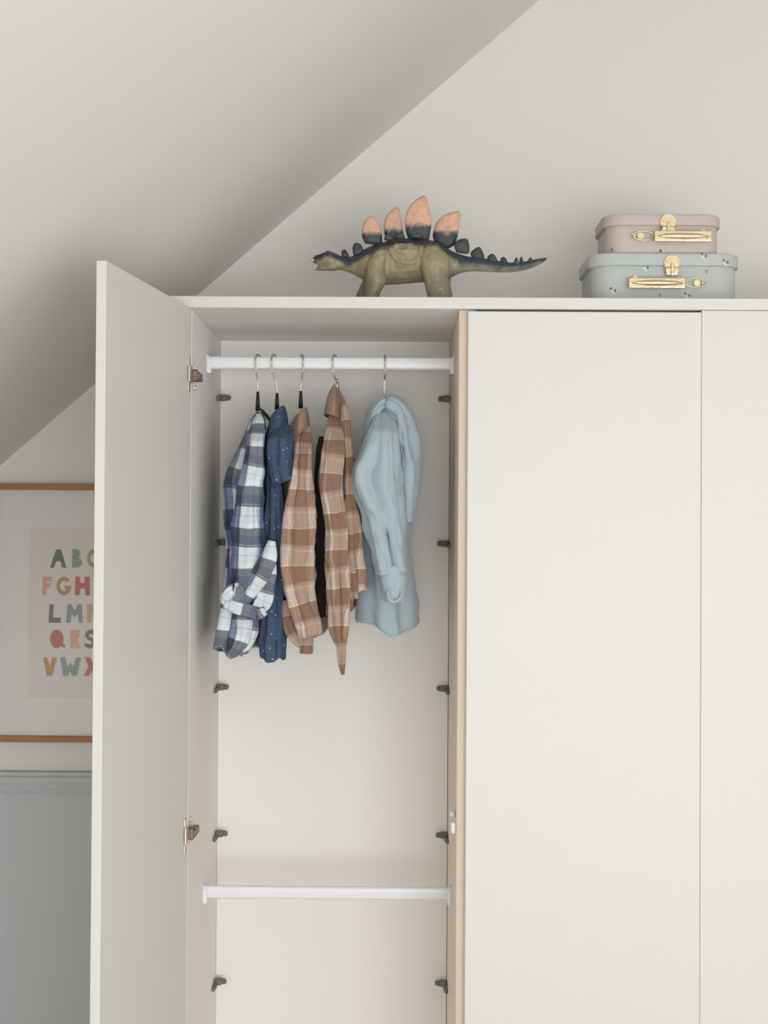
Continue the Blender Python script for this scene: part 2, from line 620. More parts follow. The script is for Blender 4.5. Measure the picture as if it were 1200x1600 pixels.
zh1 = at(300, 588, D).z
zh2 = at(292, 1300, D).z
for z in (zh1, zh2, 0.35):
    hinge(z)

# hanging rails: oval white tube between two cup brackets
YR = D + 0.272


def rail(py, label):
    zc = (at(330, py, YR).z + at(690, py + 1.5, YR).z) / 2
    verts, faces = [], []
    seg = 28
    for x in (XL + 0.004, XR - 0.004):
        for k in range(seg):
            a = 2 * math.pi * k / seg
            cs, sn = math.cos(a), math.sin(a)
            verts.append((x, YR + 0.0075 * cs, zc + 0.0075 * sn + (0.0075 if sn >= 0 else -0.0075)))
    for k in range(seg):
        b = (k + 1) % seg
        faces.append((k, b, b + seg, k + seg))
    me = pydata('rail', verts, faces)
    r = link('hanging_rail', me, 'rod_white', wd)
    r['label'] = label
    for x, s in ((XL, 1), (XR, -1)):
        b1 = box_mesh('b', Vector((x + s * 0.002, YR, zc - 0.004)), Vector((0.004, 0.026, 0.042)), None, 0.0015)
        b2 = box_mesh('b', Vector((x + s * 0.0055, YR - 0.0105, zc - 0.008)), Vector((0.009, 0.004, 0.034)), None, 0.0012)
        b3 = box_mesh('b', Vector((x + s * 0.0055, YR + 0.0105, zc - 0.004)), Vector((0.009, 0.004, 0.034)), None, 0.0012)
        b4 = box_mesh('b', Vector((x + s * 0.0055, YR, zc - 0.0185)), Vector((0.009, 0.022, 0.005)), None, 0.0012)
        link('rail_bracket', join_meshes('rail_bracket', [b1, b2, b3, b4]), 'rod_white', r)
    return zc


ZR = rail(567, 'white rail carrying the hangers')
ZR2 = rail(1394, 'empty lower white rail')

# shelf supports near the back of the compartment
def clip_mesh(s):
    """metal pin with a clip body and a foot; s = +1 on the left panel, -1 on the right"""
    ms = [box_mesh('c', Vector((s * 0.010, 0, 0.001)), Vector((0.020, 0.020, 0.016)), None, 0.004, 3),
          box_mesh('c', Vector((s * 0.023, 0.001, 0.001)), Vector((0.016, 0.014, 0.014)), None, 0.0065, 3),
          box_mesh('c', Vector((s * 0.006, -0.026, -0.002)), Vector((0.010, 0.044, 0.008)), None, 0.003),
          box_mesh('c', Vector((s * 0.004, -0.046, -0.004)), Vector((0.008, 0.014, 0.012)), None, 0.003)]
    return join_meshes('shelf_support', ms)


cl = {s: clip_mesh(s) for s in (1, -1)}
for q in cl.values():
    q.materials.append(MATS['grey_plastic'])
YC = BACK - 0.035
for py in (622, 848, 1074, 1303, 1534, 1768):
    z = at(345, py, YC).z
    for s, x in ((1, XL), (-1, XR)):
        o = bpy.data.objects.new('shelf_support', cl[s])
        col.objects.link(o)
        o.parent = wd
        o.location = Vector((x, YC, z)) - wd.location

# little white door bumper on the divider, with a clear pad above it
bz = at(704, 1291, D + 0.03).z
b1 = box_mesh('b', Vector((XR - 0.006, D + 0.016, bz)), Vector((0.012, 0.018, 0.024)), None, 0.005, 4)
b2 = box_mesh('b', Vector((XR - 0.0065, D + 0.011, bz - 0.001)), Vector((0.008, 0.014, 0.012)), None, 0.003, 3)
db = link('door_catch', join_meshes('door_catch', [b1, b2]), 'rod_white', wd)
link('clear_pad', box_mesh('p', Vector((XR - 0.007, D + 0.05, bz + 0.024)), Vector((0.013, 0.022, 0.014)), None, 0.005, 3), 'clear_plastic', db)

# ------------------------------------------------------------------ framed alphabet print on the gable wall
YP = YW - 0.022
fx0, fx1 = at(-16, 950, YP).x, at(322, 950, YP).x
fz1, fz0 = at(70, 756, YP).z, at(70, 1160, YP).z
pic = thing('framed_print', ((fx0 + fx1) / 2, YW, fz0), 'oak framed alphabet print on the wall behind the open door', 'picture')
fw = 0.0155
fm = [box('frame_bar', (fx0, YP, fz1 - fw), (fx1, YW - 0.001, fz1), 'oak', pic),
      box('frame_bar', (fx0, YP, fz0), (fx1, YW - 0.001, fz0 + fw), 'oak', pic),
      box('frame_bar', (fx0, YP, fz0 + fw), (fx0 + fw, YW - 0.001, fz1 - fw), 'oak', pic),
      box('frame_bar', (fx1 - fw, YP, fz0 + fw), (fx1, YW - 0.001, fz1 - fw), 'oak', pic)]
box('mat_board', (fx0 + fw, YW - 0.010, fz0 + fw), (fx1 - fw, YW - 0.002, fz1 - fw), 'mat_board', pic, bevel=0)
px0, px1 = at(24, 950, YW).x, 0
px1 = (fx0 + fx1) - px0
pz1, pz0 = at(70, 805, YW).z, at(70, 1108, YW).z
sh = box('print_sheet', (px0, YW - 0.0106, pz0), (px1, YW - 0.0101, pz1), 'mat_board', pic, bevel=0)
qx0 = at(46, 950, YW).x
qx1 = (fx0 + fx1) - qx0
qz1, qz0 = at(70, 824, YW).z, at(70, 1090, YW).z
box('print_paper', (qx0, YW - 0.0112, qz0), (qx1, YW - 0.0107, qz1), 'print_paper', pic, bevel=0)

# thin pane of glass
gm, gt, gb = nt('picture_glass')
gt.nodes.remove(gb)
tr, gl, mxs = N(gt, 'ShaderNodeBsdfTransparent'), N(gt, 'ShaderNodeBsdfGlossy'), N(gt, 'ShaderNodeMixShader')
gl.inputs['Roughness'].default_value = 0.02
mxs.inputs[0].default_value = 0.05
gt.links.new(tr.outputs[0], mxs.inputs[1])
gt.links.new(gl.outputs[0], mxs.inputs[2])
gt.links.new(mxs.outputs[0], gt.nodes['Material Output'].inputs[0])
MATS['picture_glass'] = gm
box('glass_pane', (fx0 + fw, YW - 0.0165, fz0 + fw), (fx1 - fw, YW - 0.0145, fz1 - fw), 'picture_glass', pic, bevel=0)

LC = {'green': (96, 108, 98), 'sage': (138, 150, 146), 'ochre': (186, 142, 84), 'peach': (224, 160, 134),
      'red': (188, 92, 84), 'sand': (196, 176, 128)}
for k, v in LC.items():
    mat('ink_' + k, v, 0.9, var=0.05, scale=60)


def arc(cx, cy, rx, ry, a0, a1, n=12):
    return [(cx + rx * math.cos(math.radians(a0 + (a1 - a0) * i / n)), cy + ry * math.sin(math.radians(a0 + (a1 - a0) * i / n))) for i in range(n + 1)]


def bandarc(cx, cy, rx, ry, th, a0, a1):
    return arc(cx, cy, rx, ry, a0, a1, 16) + arc(cx, cy, rx - th, ry - th, a1, a0, 16)


GL = {  # chunky cut-paper capitals in a 0..1 box (y up); some counters are filled as on the print
    'A': [[(0, 0), (.36, .95), (.5, 1), (.68, .95), (1, 0), (.72, 0), (.66, .3), (.5, .38), (.36, .3), (.26, 0)]],
    'B': [[(.08, 0), (.08, 1)] + arc(.4, .76, .36, .24, 90, -50) + arc(.42, .27, .5, .27, 55, -90)],
    'C': [bandarc(.55, .5, .5, .5, .24, 50, 310)],
    'D': [[(.08, 0), (.08, 1)] + arc(.35, .5, .6, .5, 90, -90)],
    'E': [[(.1, 0), (.1, 1), (.85, 1), (.85, .76), (.4, .76), (.4, .62), (.75, .62), (.75, .4), (.4, .4), (.4, .24), (.88, .24), (.88, 0)]],
    'F': [[(.08, 0), (.08, 1), (.92, 1), (.88, .74), (.42, .74), (.42, .64), (.78, .64), (.74, .4), (.42, .4), (.40, 0)]],
    'G': [arc(.5, .5, .5, .5, 40, 345, 20) + [(.98, .52), (.55, .52), (.55, .33), (.72, .33)] + arc(.5, .5, .27, .28, 325, 48, 16)],
    'H': [[(0, 0), (.02, 1), (.32, 1), (.34, .66), (.62, .66), (.64, 1), (.96, 1), (1, 0), (.68, 0), (.66, .36), (.34, .36), (.32, 0)]],
    'I': [[(.3, 0), (.3, 1), (.65, 1), (.65, 0)]],
    'J': [[(.5, 1), (.85, 1)] + arc(.45, .33, .4, .33, 0, -170) + [(.3, .3), (.42, .24), (.52, .34)]],
    'K': [[(.05, 0), (.05, 1), (.36, 1), (.36, .62), (.68, 1), (1, 1), (.6, .5), (1, 0), (.66, 0), (.36, .4), (.36, 0)]],
    'L': [[(.04, 0), (.1, 1), (.4, .98), (.38, .28), (.95, .27), (.97, 0)]],
    'M': [[(0, 0), (.08, 1), (.3, 1), (.5, .66), (.7, 1), (.92, 1), (1, 0), (.72, 0), (.68, .5), (.5, .3), (.32, .5), (.26, 0)]],
    'N': [[(.04, 0), (.04, 1), (.34, 1), (.66, .46), (.66, 1), (.96, 1), (.96, 0), (.68, 0), (.34, .52), (.34, 0)]],
    'O': [arc(.5, .5, .5, .5, 0, 345, 23)],
    'P': [[(.08, 0), (.08, 1)] + arc(.42, .68, .5, .32, 90, -90) + [(.42, .36), (.4, 0)]],
    'Q': [arc(.45, .5, .45, .5, -30, 300, 22) + [(.7, .12), (.98, .02), (1, .2), (.85, .24)]],
    'R': [[(.06, 0), (.06, 1), (.86, .98), (.84, .6), (.66, .5), (.94, 0), (.58, 0), (.44, .24), (.42, 0)]],
    'S': [[(.08, .3), (.05, .12), (.3, 0), (.6, 0), (.92, .14), (.95, .36), (.75, .54), (.42, .64), (.4, .74), (.55, .78), (.8, .7), (.92, .86), (.65, 1),
           (.35, 1), (.1, .84), (.1, .6), (.3, .46), (.62, .36), (.62, .26), (.5, .21), (.3, .24)]],
    'T': [[(.34, 0), (.34, .74), (.02, .74), (.02, 1), (.98, 1), (.98, .74), (.66, .74), (.66, 0)]],
    'U': [[(.04, 1), (.34, 1), (.34, .4)] + arc(.5, .4, .16, .14, 180, 360, 8) + [(.66, 1), (.96, 1)] + arc(.5, .4, .46, .4, 0, -180, 14)],
    'V': [[(0, 1), (.3, 1), (.48, .5), (.66, 1), (1, 1), (.68, 0), (.28, 0)]],
    'W': [[(0, 1), (.24, 1), (.34, .5), (.5, .7), (.62, .5), (.76, 1), (1, 1), (.8, 0), (.58, 0), (.48, .25), (.38, 0), (.14, 0)]],
    'X': [[(.02, 1), (.4, 1), (.55, .72), (.7, 1), (1, 1), (.76, .5), (1, 0), (.66, 0), (.5, .3), (.36, 0), (0, 0), (.3, .5)]],
    'Y': [[(0, 1), (.33, 1), (.5, .66), (.68, 1), (1, 1), (.66, .45), (.66, 0), (.34, 0), (.34, .45)]],
    'Z': [[(.04, 1), (.96, 1), (.96, .8), (.46, .26), (.96, .26), (.96, 0), (.02, 0), (.02, .2), (.52, .74), (.04, .74)]],
}
rows = [('ABCDE', 78, 858, 887, [(0, 26), (33, 19), (57, 22), (86, 22), (113, 20)], ['green', 'sage', 'ochre', 'red', 'peach']),
        ('FGHIJK', 65, 901, 930, [(0, 18), (23, 24), (52, 24), (78, 16), (98, 20), (122, 24)], ['peach', 'ochre', 'red', 'sage', 'green', 'sand']),
        ('LMNOP', 75, 944, 973, [(0, 21), (28, 27), (60, 24), (90, 24), (118, 21)], ['green', 'sage', 'sand', 'peach', 'red']),
        ('QRSTU', 78, 984, 1013, [(0, 24), (31, 18), (53, 20), (78, 22), (106, 22)], ['red', 'peach', 'green', 'ochre', 'sage']),
        ('VWXYZ', 67, 1027, 1056, [(0, 22), (27, 33), (64, 24), (93, 24), (121, 22)], ['ochre', 'sage', 'red', 'green', 'sand'])]
YL = YW - 0.0117
for txt, xs, y1, y0, spots, cols in rows:
    for ch, (dx, wd_), c in zip(txt, spots, cols):
        a, b = at(xs + dx, y0, YL), at(xs + dx + wd_, y1, YL)
        ms = [prism('letter', [(p[0] * (b.x - a.x), p[1] * (b.z - a.z)) for p in poly],
                    (Vector((a.x, YL, a.z)), Vector((1, 0, 0)), ez, Vector((0, 1, 0))), 0.0004) for poly in GL[ch]]
        link('letter', join_meshes('letter', ms), 'ink_' + c, pic)

# ------------------------------------------------------------------ toy stegosaurus on top
YT = D + 0.145


def zp(zx, zy, Y=YT):
    return at(460 + 0.35 * zx, 280 + 0.35 * zy, Y)


SC = 0.35 * YT / F_PX        # metres per traced unit
ground = ZTOP + 0.0005


def ell_tube(bm, rings, seg=20):
    """rings: (centre, half along e1, half along Y, e1)"""
    prev = None
    for c, a, b, e1 in rings:
        vs_ = [bm.verts.new(c + e1 * (a * math.cos(2 * math.pi * k / seg)) + Vector((0, 1, 0)) * (b * math.sin(2 * math.pi * k / seg))) for k in range(seg)]
        if prev:
            for k in range(seg):
                bm.faces.new((prev[k], prev[(k + 1) % seg], vs_[(k + 1) % seg], vs_[k]))
        else:
            bm.faces.new(vs_[::-1])
        prev = vs_
    bm.faces.new(prev)


body = [(80, 350, 372, 7), (90, 342, 378, 13), (112, 335, 384, 20), (140, 323, 392, 27), (165, 323, 400, 30), (190, 334, 404, 28), (225, 347, 410, 26), (265, 340, 426, 33), (310, 313, 452, 50),
        (350, 294, 467, 66), (400, 278, 472, 80), (450, 268, 471, 88), (500, 264, 467, 92), (560, 264, 462, 92), (610, 272, 460, 86), (655, 290, 458, 74),
        (700, 318, 440, 56), (740, 335, 420, 42), (785, 346, 412, 34), (840, 351, 413, 29), (900, 362, 416, 25), (960, 371, 416, 21), (1020, 368, 408, 18), (1080, 356, 389, 13), (1128, 348, 361, 5)]
bm = bmesh.new()
rings = []
for zx, t_, b_, hw in spline([(a, (b + c) / 2, (c - b) / 2, d_) for a, b, c, d_ in body], 70)[:, :4]:
    pass
for row in spline([(a, (b + c) / 2, (c - b) / 2, d_) for a, b, c, d_ in body], 70):
    rings.append((zp(row[0], row[1]), row[2] * SC, row[3] * SC, ez))
ell_tube(bm, rings)
# lower jaw, a little open
jaw = [(90, 401, 6, 9), (105, 400, 8, 14), (140, 399, 10, 20), (185, 396, 14, 24)]
ell_tube(bm, [(zp(a, b), c * SC, d_ * SC, ez) for a, b, c, d_ in jaw], 14)


def leg(keys, dy):
    r = []
    for row in spline(keys, 16):
        c = zp(row[0], row[1])
        c.y = YT + dy
        r.append((c, row[2] * SC, row[3] * SC, Vector((1, 0, 0))))
    r[-1] = (Vector((r[-1][0].x, YT + dy, ground + 0.001)), r[-1][1], r[-1][2], Vector((1, 0, 0)))
    ell_tube(bm, r, 16)


leg([(392, 330, 22, 20), (372, 375, 40, 30), (362, 420, 42, 34), (366, 470, 45, 34), (352, 515, 34, 32), (345, 550, 36, 32), (338, 568, 46, 36), (336, 577, 46, 36)], -74 * SC)
leg([(392, 340, 22, 20), (360, 400, 36, 28), (330, 460, 36, 30), (300, 515, 30, 28), (285, 550, 32, 28), (275, 568, 42, 32), (272, 577, 42, 32)], 66 * SC)
leg([(612, 310, 30, 24), (622, 350, 60, 36), (626, 400, 66, 42), (628, 450, 56, 42), (640, 500, 58, 40), (648, 540, 56, 38), (650, 566, 60, 42), (650, 577, 60, 42)], -84 * SC)
leg([(612, 320, 30, 24), (640, 400, 60, 38), (650, 460, 50, 38), (655, 520, 42, 36), (650, 566, 50, 38), (648, 577, 50, 38)], 70 * SC)
# brow ridge over the eye, nostril bump and toes
for zx, zy, dy_, r_ in ((152, 330, -25, 0.0045), (142, 333, -25, 0.0038), (98, 345, -10, 0.003), (160, 334, -26, 0.0040)):
    bmesh.ops.create_icosphere(bm, subdivisions=2, radius=r_, matrix=Matrix.Translation(zp(zx, zy) + Vector((0, dy_ * SC, 0))))
for zx, dyc in ((298, -74), (318, -84), (600, -86), (622, -96), (648, -98)):
    bmesh.ops.create_icosphere(bm, subdivisions=2, radius=0.0075, matrix=Matrix.Translation(Vector((zp(zx, 570).x, YT + (dyc - 22) * SC, ground + 0.006))))
# raised muscle ridges and flank wrinkles
for pts in (((425, 330), (450, 370), (490, 388), (530, 386), (556, 360), (562, 320)), ((440, 318), (470, 340), (500, 345), (535, 335))):
    P = catmull3([zp(*q) for q in pts], 20)
    for p in P:
        p.y = YT - 88 * SC
        bmesh.ops.create_icosphere(bm, subdivisions=1, radius=0.0055, matrix=Matrix.Translation(p))
for k in range(10):
    p = zp(455 + (k % 5) * 17, 310 + (k // 5) * 26)
    p.y = YT - 90 * SC
    bmesh.ops.create_icosphere(bm, subdivisions=1, radius=0.0062, matrix=Matrix.Translation(p))
bmesh.ops.recalc_face_normals(bm, faces=bm.faces)
raw = bpy.data.meshes.new('raw')
bm.to_mesh(raw)
bm.free()
tmp = bpy.data.objects.new('tmp', raw)
col.objects.link(tmp)
rm = tmp.modifiers.new('r', 'REMESH')
rm.mode = 'VOXEL'
rm.voxel_size = 0.0025
sm_ = tmp.modifiers.new('s', 'SMOOTH')
sm_.factor = 0.5
sm_.iterations = 3
dg = bpy.context.evaluated_depsgraph_get()
skin = bpy.data.meshes.new_from_object(tmp.evaluated_get(dg))
bpy.data.objects.remove(tmp)
smooth(skin)


def paint(me, fn):
    ca = me.color_attributes.new('paint', 'FLOAT_COLOR', 'POINT')
    for v in me.vertices:
        ca.data[v.index].color = fn(v.co)


def mixc(a, b, f):
    f = max(0, min(1, f))
    return tuple(x + (y - x) * f for x, y in zip(a, b))


topk = spline([(a, b, c) for a, b, c, d_ in body], 120)
TX = [zp(r_[0], 300).x for r_ in topk]
TZ = [zp(r_[0], r_[1]).z for r_ in topk]
BZ = [zp(r_[0], r_[2]).z for r_ in topk]
OL, DK, PALE, LEG = lin((158, 148, 118)), lin((48, 56, 62)), lin((184, 170, 148)), lin((132, 130, 108))


def skin_paint(co):
    zt_, zb_ = np.interp(co.x, TX, TZ), np.interp(co.x, TX, BZ)
    xr = (co.x - TX[0]) / (TX[-1] - TX[0])
    d_ = zt_ - co.z
    band = 0.017 + 0.006 * noise.noise(co * 60)
    if xr < 0.13:
        band = 0.010 + 0.004 * noise.noise(co * 90)
    if xr > 0.62:
        band = 0.55 * (zt_ - zb_) + 0.004 * noise.noise(co * 70)
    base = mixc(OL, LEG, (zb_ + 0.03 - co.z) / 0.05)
    if xr > 0.6:
        base = mixc(base, PALE, (xr - 0.6) * 4)
    blot = 0.5 + 0.9 * noise.noise(co * 38) + 0.5 * noise.noise(co * 95)
    base = mixc(base, lin((104, 92, 66)), 0.42 * max(0.0, min(1.0, blot)))
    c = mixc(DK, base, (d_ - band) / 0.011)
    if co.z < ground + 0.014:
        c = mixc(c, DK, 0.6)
    return c


dino = thing('toy_stegosaurus', (zp(500, 560).x, YT, ZTOP), 'olive rubber toy stegosaurus with orange back plates on top of the wardrobe', 'toy')
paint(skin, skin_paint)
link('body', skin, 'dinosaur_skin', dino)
OR1, OR2, PD = lin((212, 164, 132)), lin((222, 182, 158)), lin((52, 56, 60))


def plate(outline, dy, thick, dark_h, name='back_plate'):
    """lens shaped bony plate from a traced outline"""
    pts = [zp(*q) for q in outline]
    n = 40
    loop = catmull3(pts + [pts[0]], n + 1)[:n]
    for p in loop:
        p.y = YT + dy
    c = sum(loop, Vector()) / n
    verts, faces = [], []
    levels = [(1.0, 0.0), (0.93, 0.45), (0.75, 0.8), (0.4, 0.97)]
    for s in (-1, 1):
        for f_, h in levels if s == -1 else levels[1:]:
            for p in loop:
                q = c + (p - c) * f_
                q.y += s * h * thick / 2
                verts.append(q)
        cc = c.copy()
        cc.y += s * thick / 2
        verts.append(cc)
    A = [0, n, 2 * n, 3 * n]
    ctr1 = 4 * n
    Bs = [0, 4 * n + 1, 5 * n + 1, 6 * n + 1]
    ctr2 = 7 * n + 1
    for st, ct in ((A, ctr1), (Bs, ctr2)):
        for i in range(3):
            for k in range(n):
                faces.append((st[i] + k, st[i] + (k + 1) % n, st[i + 1] + (k + 1) % n, st[i + 1] + k))
        for k in range(n):
            faces.append((st[3] + k, st[3] + (k + 1) % n, ct))
    me = pydata(name, verts, faces)
    bm_ = bmesh.new()
    bm_.from_mesh(me)
    bmesh.ops.recalc_face_normals(bm_, faces=bm_.faces)
    bm_.to_mesh(me)
    bm_.free()
    z0 = min(p.z for p in loop)
    if dark_h is None:
        paint(me, lambda co: mixc(PD, lin((70, 74, 78)), noise.noise(co * 80) + 0.3))
    else:
        zd = dark_h
        paint(me, lambda co: mixc(PD, mixc(OR1, OR2, 0.5 + noise.noise(Vector((co.x * 260, 0, co.z * 40)))), (co.z - zd + 0.004 * noise.noise(Vector((co.x * 300, 1, 0)))) / 0.007))
    link(name, me, 'plate_paint', dino)


def zdk(zy):
    return zp(500, zy).z


plate([(318, 292), (303, 262), (302, 225), (318, 185), (343, 168), (368, 190), (386, 230), (392, 275), (380, 296)], -0.010, 0.012, zdk(254))
plate([(412, 275), (402, 240), (400, 195), (418, 150), (461, 120), (472, 160), (482, 205), (486, 245), (470, 270)], 0.010, 0.012, zdk(232))
plate([(510, 275), (497, 235), (496, 175), (518, 120), (577, 78), (598, 125), (611, 190), (606, 240), (590, 278)], -0.010, 0.013, zdk(218))
plate([(625, 275), (618, 245), (632, 195), (670, 155), (738, 141), (738, 195), (728, 255), (712, 292), (675, 305)], 0.010, 0.013, zdk(236))
for o_, dy in (([(212, 350), (210, 325), (224, 313), (238, 328), (244, 350)], 0), ([(264, 345), (260, 305), (275, 285), (300, 298), (308, 335)], -0.006),
               ([(722, 330), (712, 295), (735, 272), (770, 270), (780, 300), (774, 335)], -0.008), ([(795, 355), (788, 325), (822, 300), (840, 318), (846, 352)], 0.006),
               ([(864, 372), (862, 348), (880, 334), (897, 345), (904, 372)], -0.005), ([(918, 378), (922, 352), (934, 345), (946, 354), (952, 380)], 0.004),
               ([(976, 384), (982, 360), (990, 350), (998, 362), (1006, 384)], -0.005), ([(1008, 378), (1006, 358), (1014, 343), (1022, 360), (1026, 380)], 0.005),
               ([(1040, 372), (1046, 356), (1056, 350), (1064, 360), (1068, 372)], -0.002),
               ([(400, 282), (405, 262), (418, 256), (436, 262), (440, 282)], -0.026), ([(450, 276), (456, 258), (472, 252), (488, 258), (492, 276)], -0.028),
               ([(520, 274), (526, 258), (546, 252), (566, 258), (572, 274)], -0.028)):
    plate(o_, dy, 0.009, None, 'small_plate')
# eye, beak and jaw tip
bm = bmesh.new()
bmesh.ops.create_uvsphere(bm, u_segments=14, v_segments=10, radius=0.0032, matrix=Matrix.Translation(zp(150, 342) + Vector((0, -24 * SC, 0))))
q = bpy.data.meshes.new('eye')
bm.to_mesh(q)
bm.free()
smooth(q)
link('eye', q, 'black_plastic', dino)
mat('beak_cream', (206, 190, 140), 0.5)
bm = bmesh.new()
for p, r_ in ((zp(84, 362), 0.0042), (zp(92, 400), 0.0036)):
    bmesh.ops.create_uvsphere(bm, u_segments=12, v_segments=8, radius=r_, matrix=Matrix.Translation(p) @ Matrix.Diagonal((1.2, 1.6, 1, 1)))
q = bpy.data.meshes.new('beak')
bm.to_mesh(q)
bm.free()
smooth(q)
link('beak', q, 'beak_cream', dino)

# ------------------------------------------------------------------ suitcases


def rrect(x0, x1, y0, y1, r, n=8):
    out = []
    for cx, cy, a0 in ((x1 - r, y0 + r, -90), (x1 - r, y1 - r, 0), (x0 + r, y1 - r, 90), (x0 + r, y0 + r, 180)):
        for i in range(n + 1):
            a = math.radians(a0 + 90 * i / n)
            out.append((cx + r * math.cos(a), cy + r * math.sin(a)))
    return out


def shell(name, x0, x1, y0, y1, z0, z1, r, material, parent, bev=0.004, bottom_bev=True):
    """rounded box: plan outline lofted with rounded rims"""
    prof_ = [(0, z0 + bev), (0, z1 - bev), (bev * 0.3, z1 - bev * 0.3), (bev, z1)]
    prof_ = ([(bev, z0), (bev * 0.3, z0 + bev * 0.3)] if bottom_bev else [(0.0015, z0), (0.0, z0 + 0.001)]) + prof_
    verts, faces = [], []
    n = None
    for ins, z in prof_:
        o = rrect(x0 + ins, x1 - ins, y0 + ins, y1 - ins, max(0.002, r - ins))
        n = len(o)
        verts += [(a, b, z) for a, b in o]
    for i in range(len(prof_) - 1):
        for k in range(n):
            b = (k + 1) % n
            faces.append((i * n + k, i * n + b, (i + 1) * n + b, (i + 1) * n + k))
    faces.append(tuple(range(n))[::-1])
    faces.append(tuple((len(prof_) - 1) * n + k for k in range(n)))
    me = pydata(name, verts, faces)
    return link(name, me, material, parent)


def disc(c, r, depth, seg=24, sx=1.0, sz=1.0):
    """short cylinder facing the room (-Y)"""
    bm_ = bmesh.new()
    bmesh.ops.create_cone(bm_, cap_ends=True, segments=seg, radius1=r, radius2=r * 0.9, depth=depth,
                          matrix=Matrix.Translation(c) @ Matrix.Diagonal((sx, 1, sz, 1)) @ Matrix.Rotation(math.radians(90), 4, 'X'))
    me = bpy.data.meshes.new('d')
    bm_.to_mesh(me)
    bm_.free()
    return me


def suitcase(label, zfloor, zl0, ztop, x0, x1, yf, depth, rad, material, clasp_px, handle, mount_side, prints):
    """x0..x1 outer lid width at front depth yf; body sits 4 mm inside the lid"""
    t = thing('toy_suitcase', ((x0 + x1) / 2, yf + depth / 2, zfloor), label, 'suitcase', 'cardboard suitcases stacked on the wardrobe')
    e = 0.0065
    b = shell('case_body', x0 + e, x1 - e, yf + e, yf + depth - e, zfloor, zl0 + 0.006, rad - e, material, t)
    shell('lid', x0, x1, yf, yf + depth, zl0, ztop, rad, material, t, 0.004, False)
    # clasp: round stamped plate on the lid with a hanging tongue
    cx, cy = clasp_px
    c = at(cx, cy, yf - 0.003)
    R = 13.5 * yf / F_PX
    cl_ = t_ = link('clasp', join_meshes('clasp', [disc(c, R, 0.006), disc(c + Vector((0, -0.004, 0.003)), R * 0.62, 0.004, 20, 1.2, 0.55)]), 'brass', t)
    tn = [box_mesh('t', c + Vector((0, -0.001, -R * 0.95)), Vector((R * 1.5, 0.008, R * 1.0)), None, 0.003, 3),
          box_mesh('t', c + Vector((0, -0.006, -R * 0.75)), Vector((R * 0.42, 0.005, R * 1.5)), None, 0.002, 3)]
    for s in (-1, 1):
        tn.append(disc(c + Vector((s * R * 0.55, -0.005, -R * 0.95)), R * 0.24, 0.004, 12))
    link('tongue', join_meshes('tongue', tn), 'brass', cl_)
    # handle: flat grip with an oval swell, held by riveted mounts
    hx0, hx1, hy0, hy1 = handle
    yh = yf - 0.013
    a_, b_ = at(hx0, hy1, yh), at(hx1, hy0, yh)
    w_, h_ = b_.x - a_.x, b_.z - a_.z
    cen = Vector(((a_.x + b_.x) / 2, yh, (a_.z + b_.z) / 2))
    grip = [box_mesh('g', cen, Vector((w_, 0.006, h_)), None, 0.002, 3)]
    bm_ = bmesh.new()
    bmesh.ops.create_uvsphere(bm_, u_segments=28, v_segments=12, radius=1, matrix=Matrix.Translation(cen + Vector((0, -0.003, -h_ * 0.02))) @ Matrix.Diagonal((w_ * 0.44, 0.006, h_ * 0.30, 1)))
    q_ = bpy.data.meshes.new('o')
    bm_.to_mesh(q_)
    bm_.free()
    smooth(q_)
    # raised rim of the oval
    rim = [cen + Vector((w_ * 0.46 * math.cos(a), -0.0035, h_ * 0.36 * math.sin(a))) for a in np.linspace(0, 2 * math.pi, 40)]
    grip += [q_, wire('rim', rim, 0.0012, 6)]
    hd = link('handle', join_meshes('handle', grip), 'brass', t)
    for s in (-1, 1):
        ex_ = cen.x + s * w_ / 2
        L = 0.045 if s == mount_side else 0.010
        zc_ = cen.z + 0.002
        yb = yf + e - 0.0015
        parts = [box_mesh('m', Vector((ex_ - s * 0.006, (yh + yb) / 2, zc_)), Vector((0.006, yb - yh, 0.014)), None, 0.0015)]
        if s == mount_side:
            ring = [Vector((ex_ + s * (L * 0.5 + L * 0.5 * math.cos(a)), yh + 0.007, zc_ + 0.010 * math.sin(a))) for a in np.linspace(0, 2 * math.pi, 32)]
            parts += [wire('r', ring, 0.0014, 6),
                      disc(Vector((ex_ + s * L * 0.62, yb - 0.004, zc_)), 0.0085, 0.008, 16), disc(Vector((ex_ + s * L * 0.95, yb - 0.003, zc_ + 0.002)), 0.005, 0.006, 12)]
        else:
            parts.append(disc(Vector((ex_ - s * 0.016, yb - 0.004, zc_ + 0.008)), 0.0075, 0.008, 16))
        link('handle_mount', join_meshes('handle_mount', parts), 'brass', hd)
    # printed motifs (flat)
    by = {}
    for kind, px_, py_, on_lid in prints:
        yy = (yf if on_lid else yf + e) - 0.0004
        p = at(px_, py_, yy)
        if kind == 'c':
            for dx, dz in ((-0.0045, 0.003), (0.0045, -0.001)):
                by.setdefault('print_dark', []).append(disc(p + Vector((dx, 0, dz)), 0.0021, 0.0004, 10, 1, 1.5))
            by.setdefault('print_pale', []).append(box_mesh('l', p + Vector((-0.002, 0, -0.005)), Vector((0.003, 0.0004, 0.012)), (Vector((0.8, 0, 0.6)), Vector((0, 1, 0)), Vector((-0.6, 0, 0.8))), 0))
        elif kind == 'r':
            by.setdefault('print_red', []).append(disc(p, 0.0032, 0.0004, 10, 0.8, 1.3))
        else:
            by.setdefault('print_dark', []).append(disc(p, 0.003, 0.0004, 10, 0.8, 1.5))
    for k, ms in by.items():
        link('printed_motif', join_meshes('printed_motif', ms), k, b)['kind'] = 'stuff'
    return t


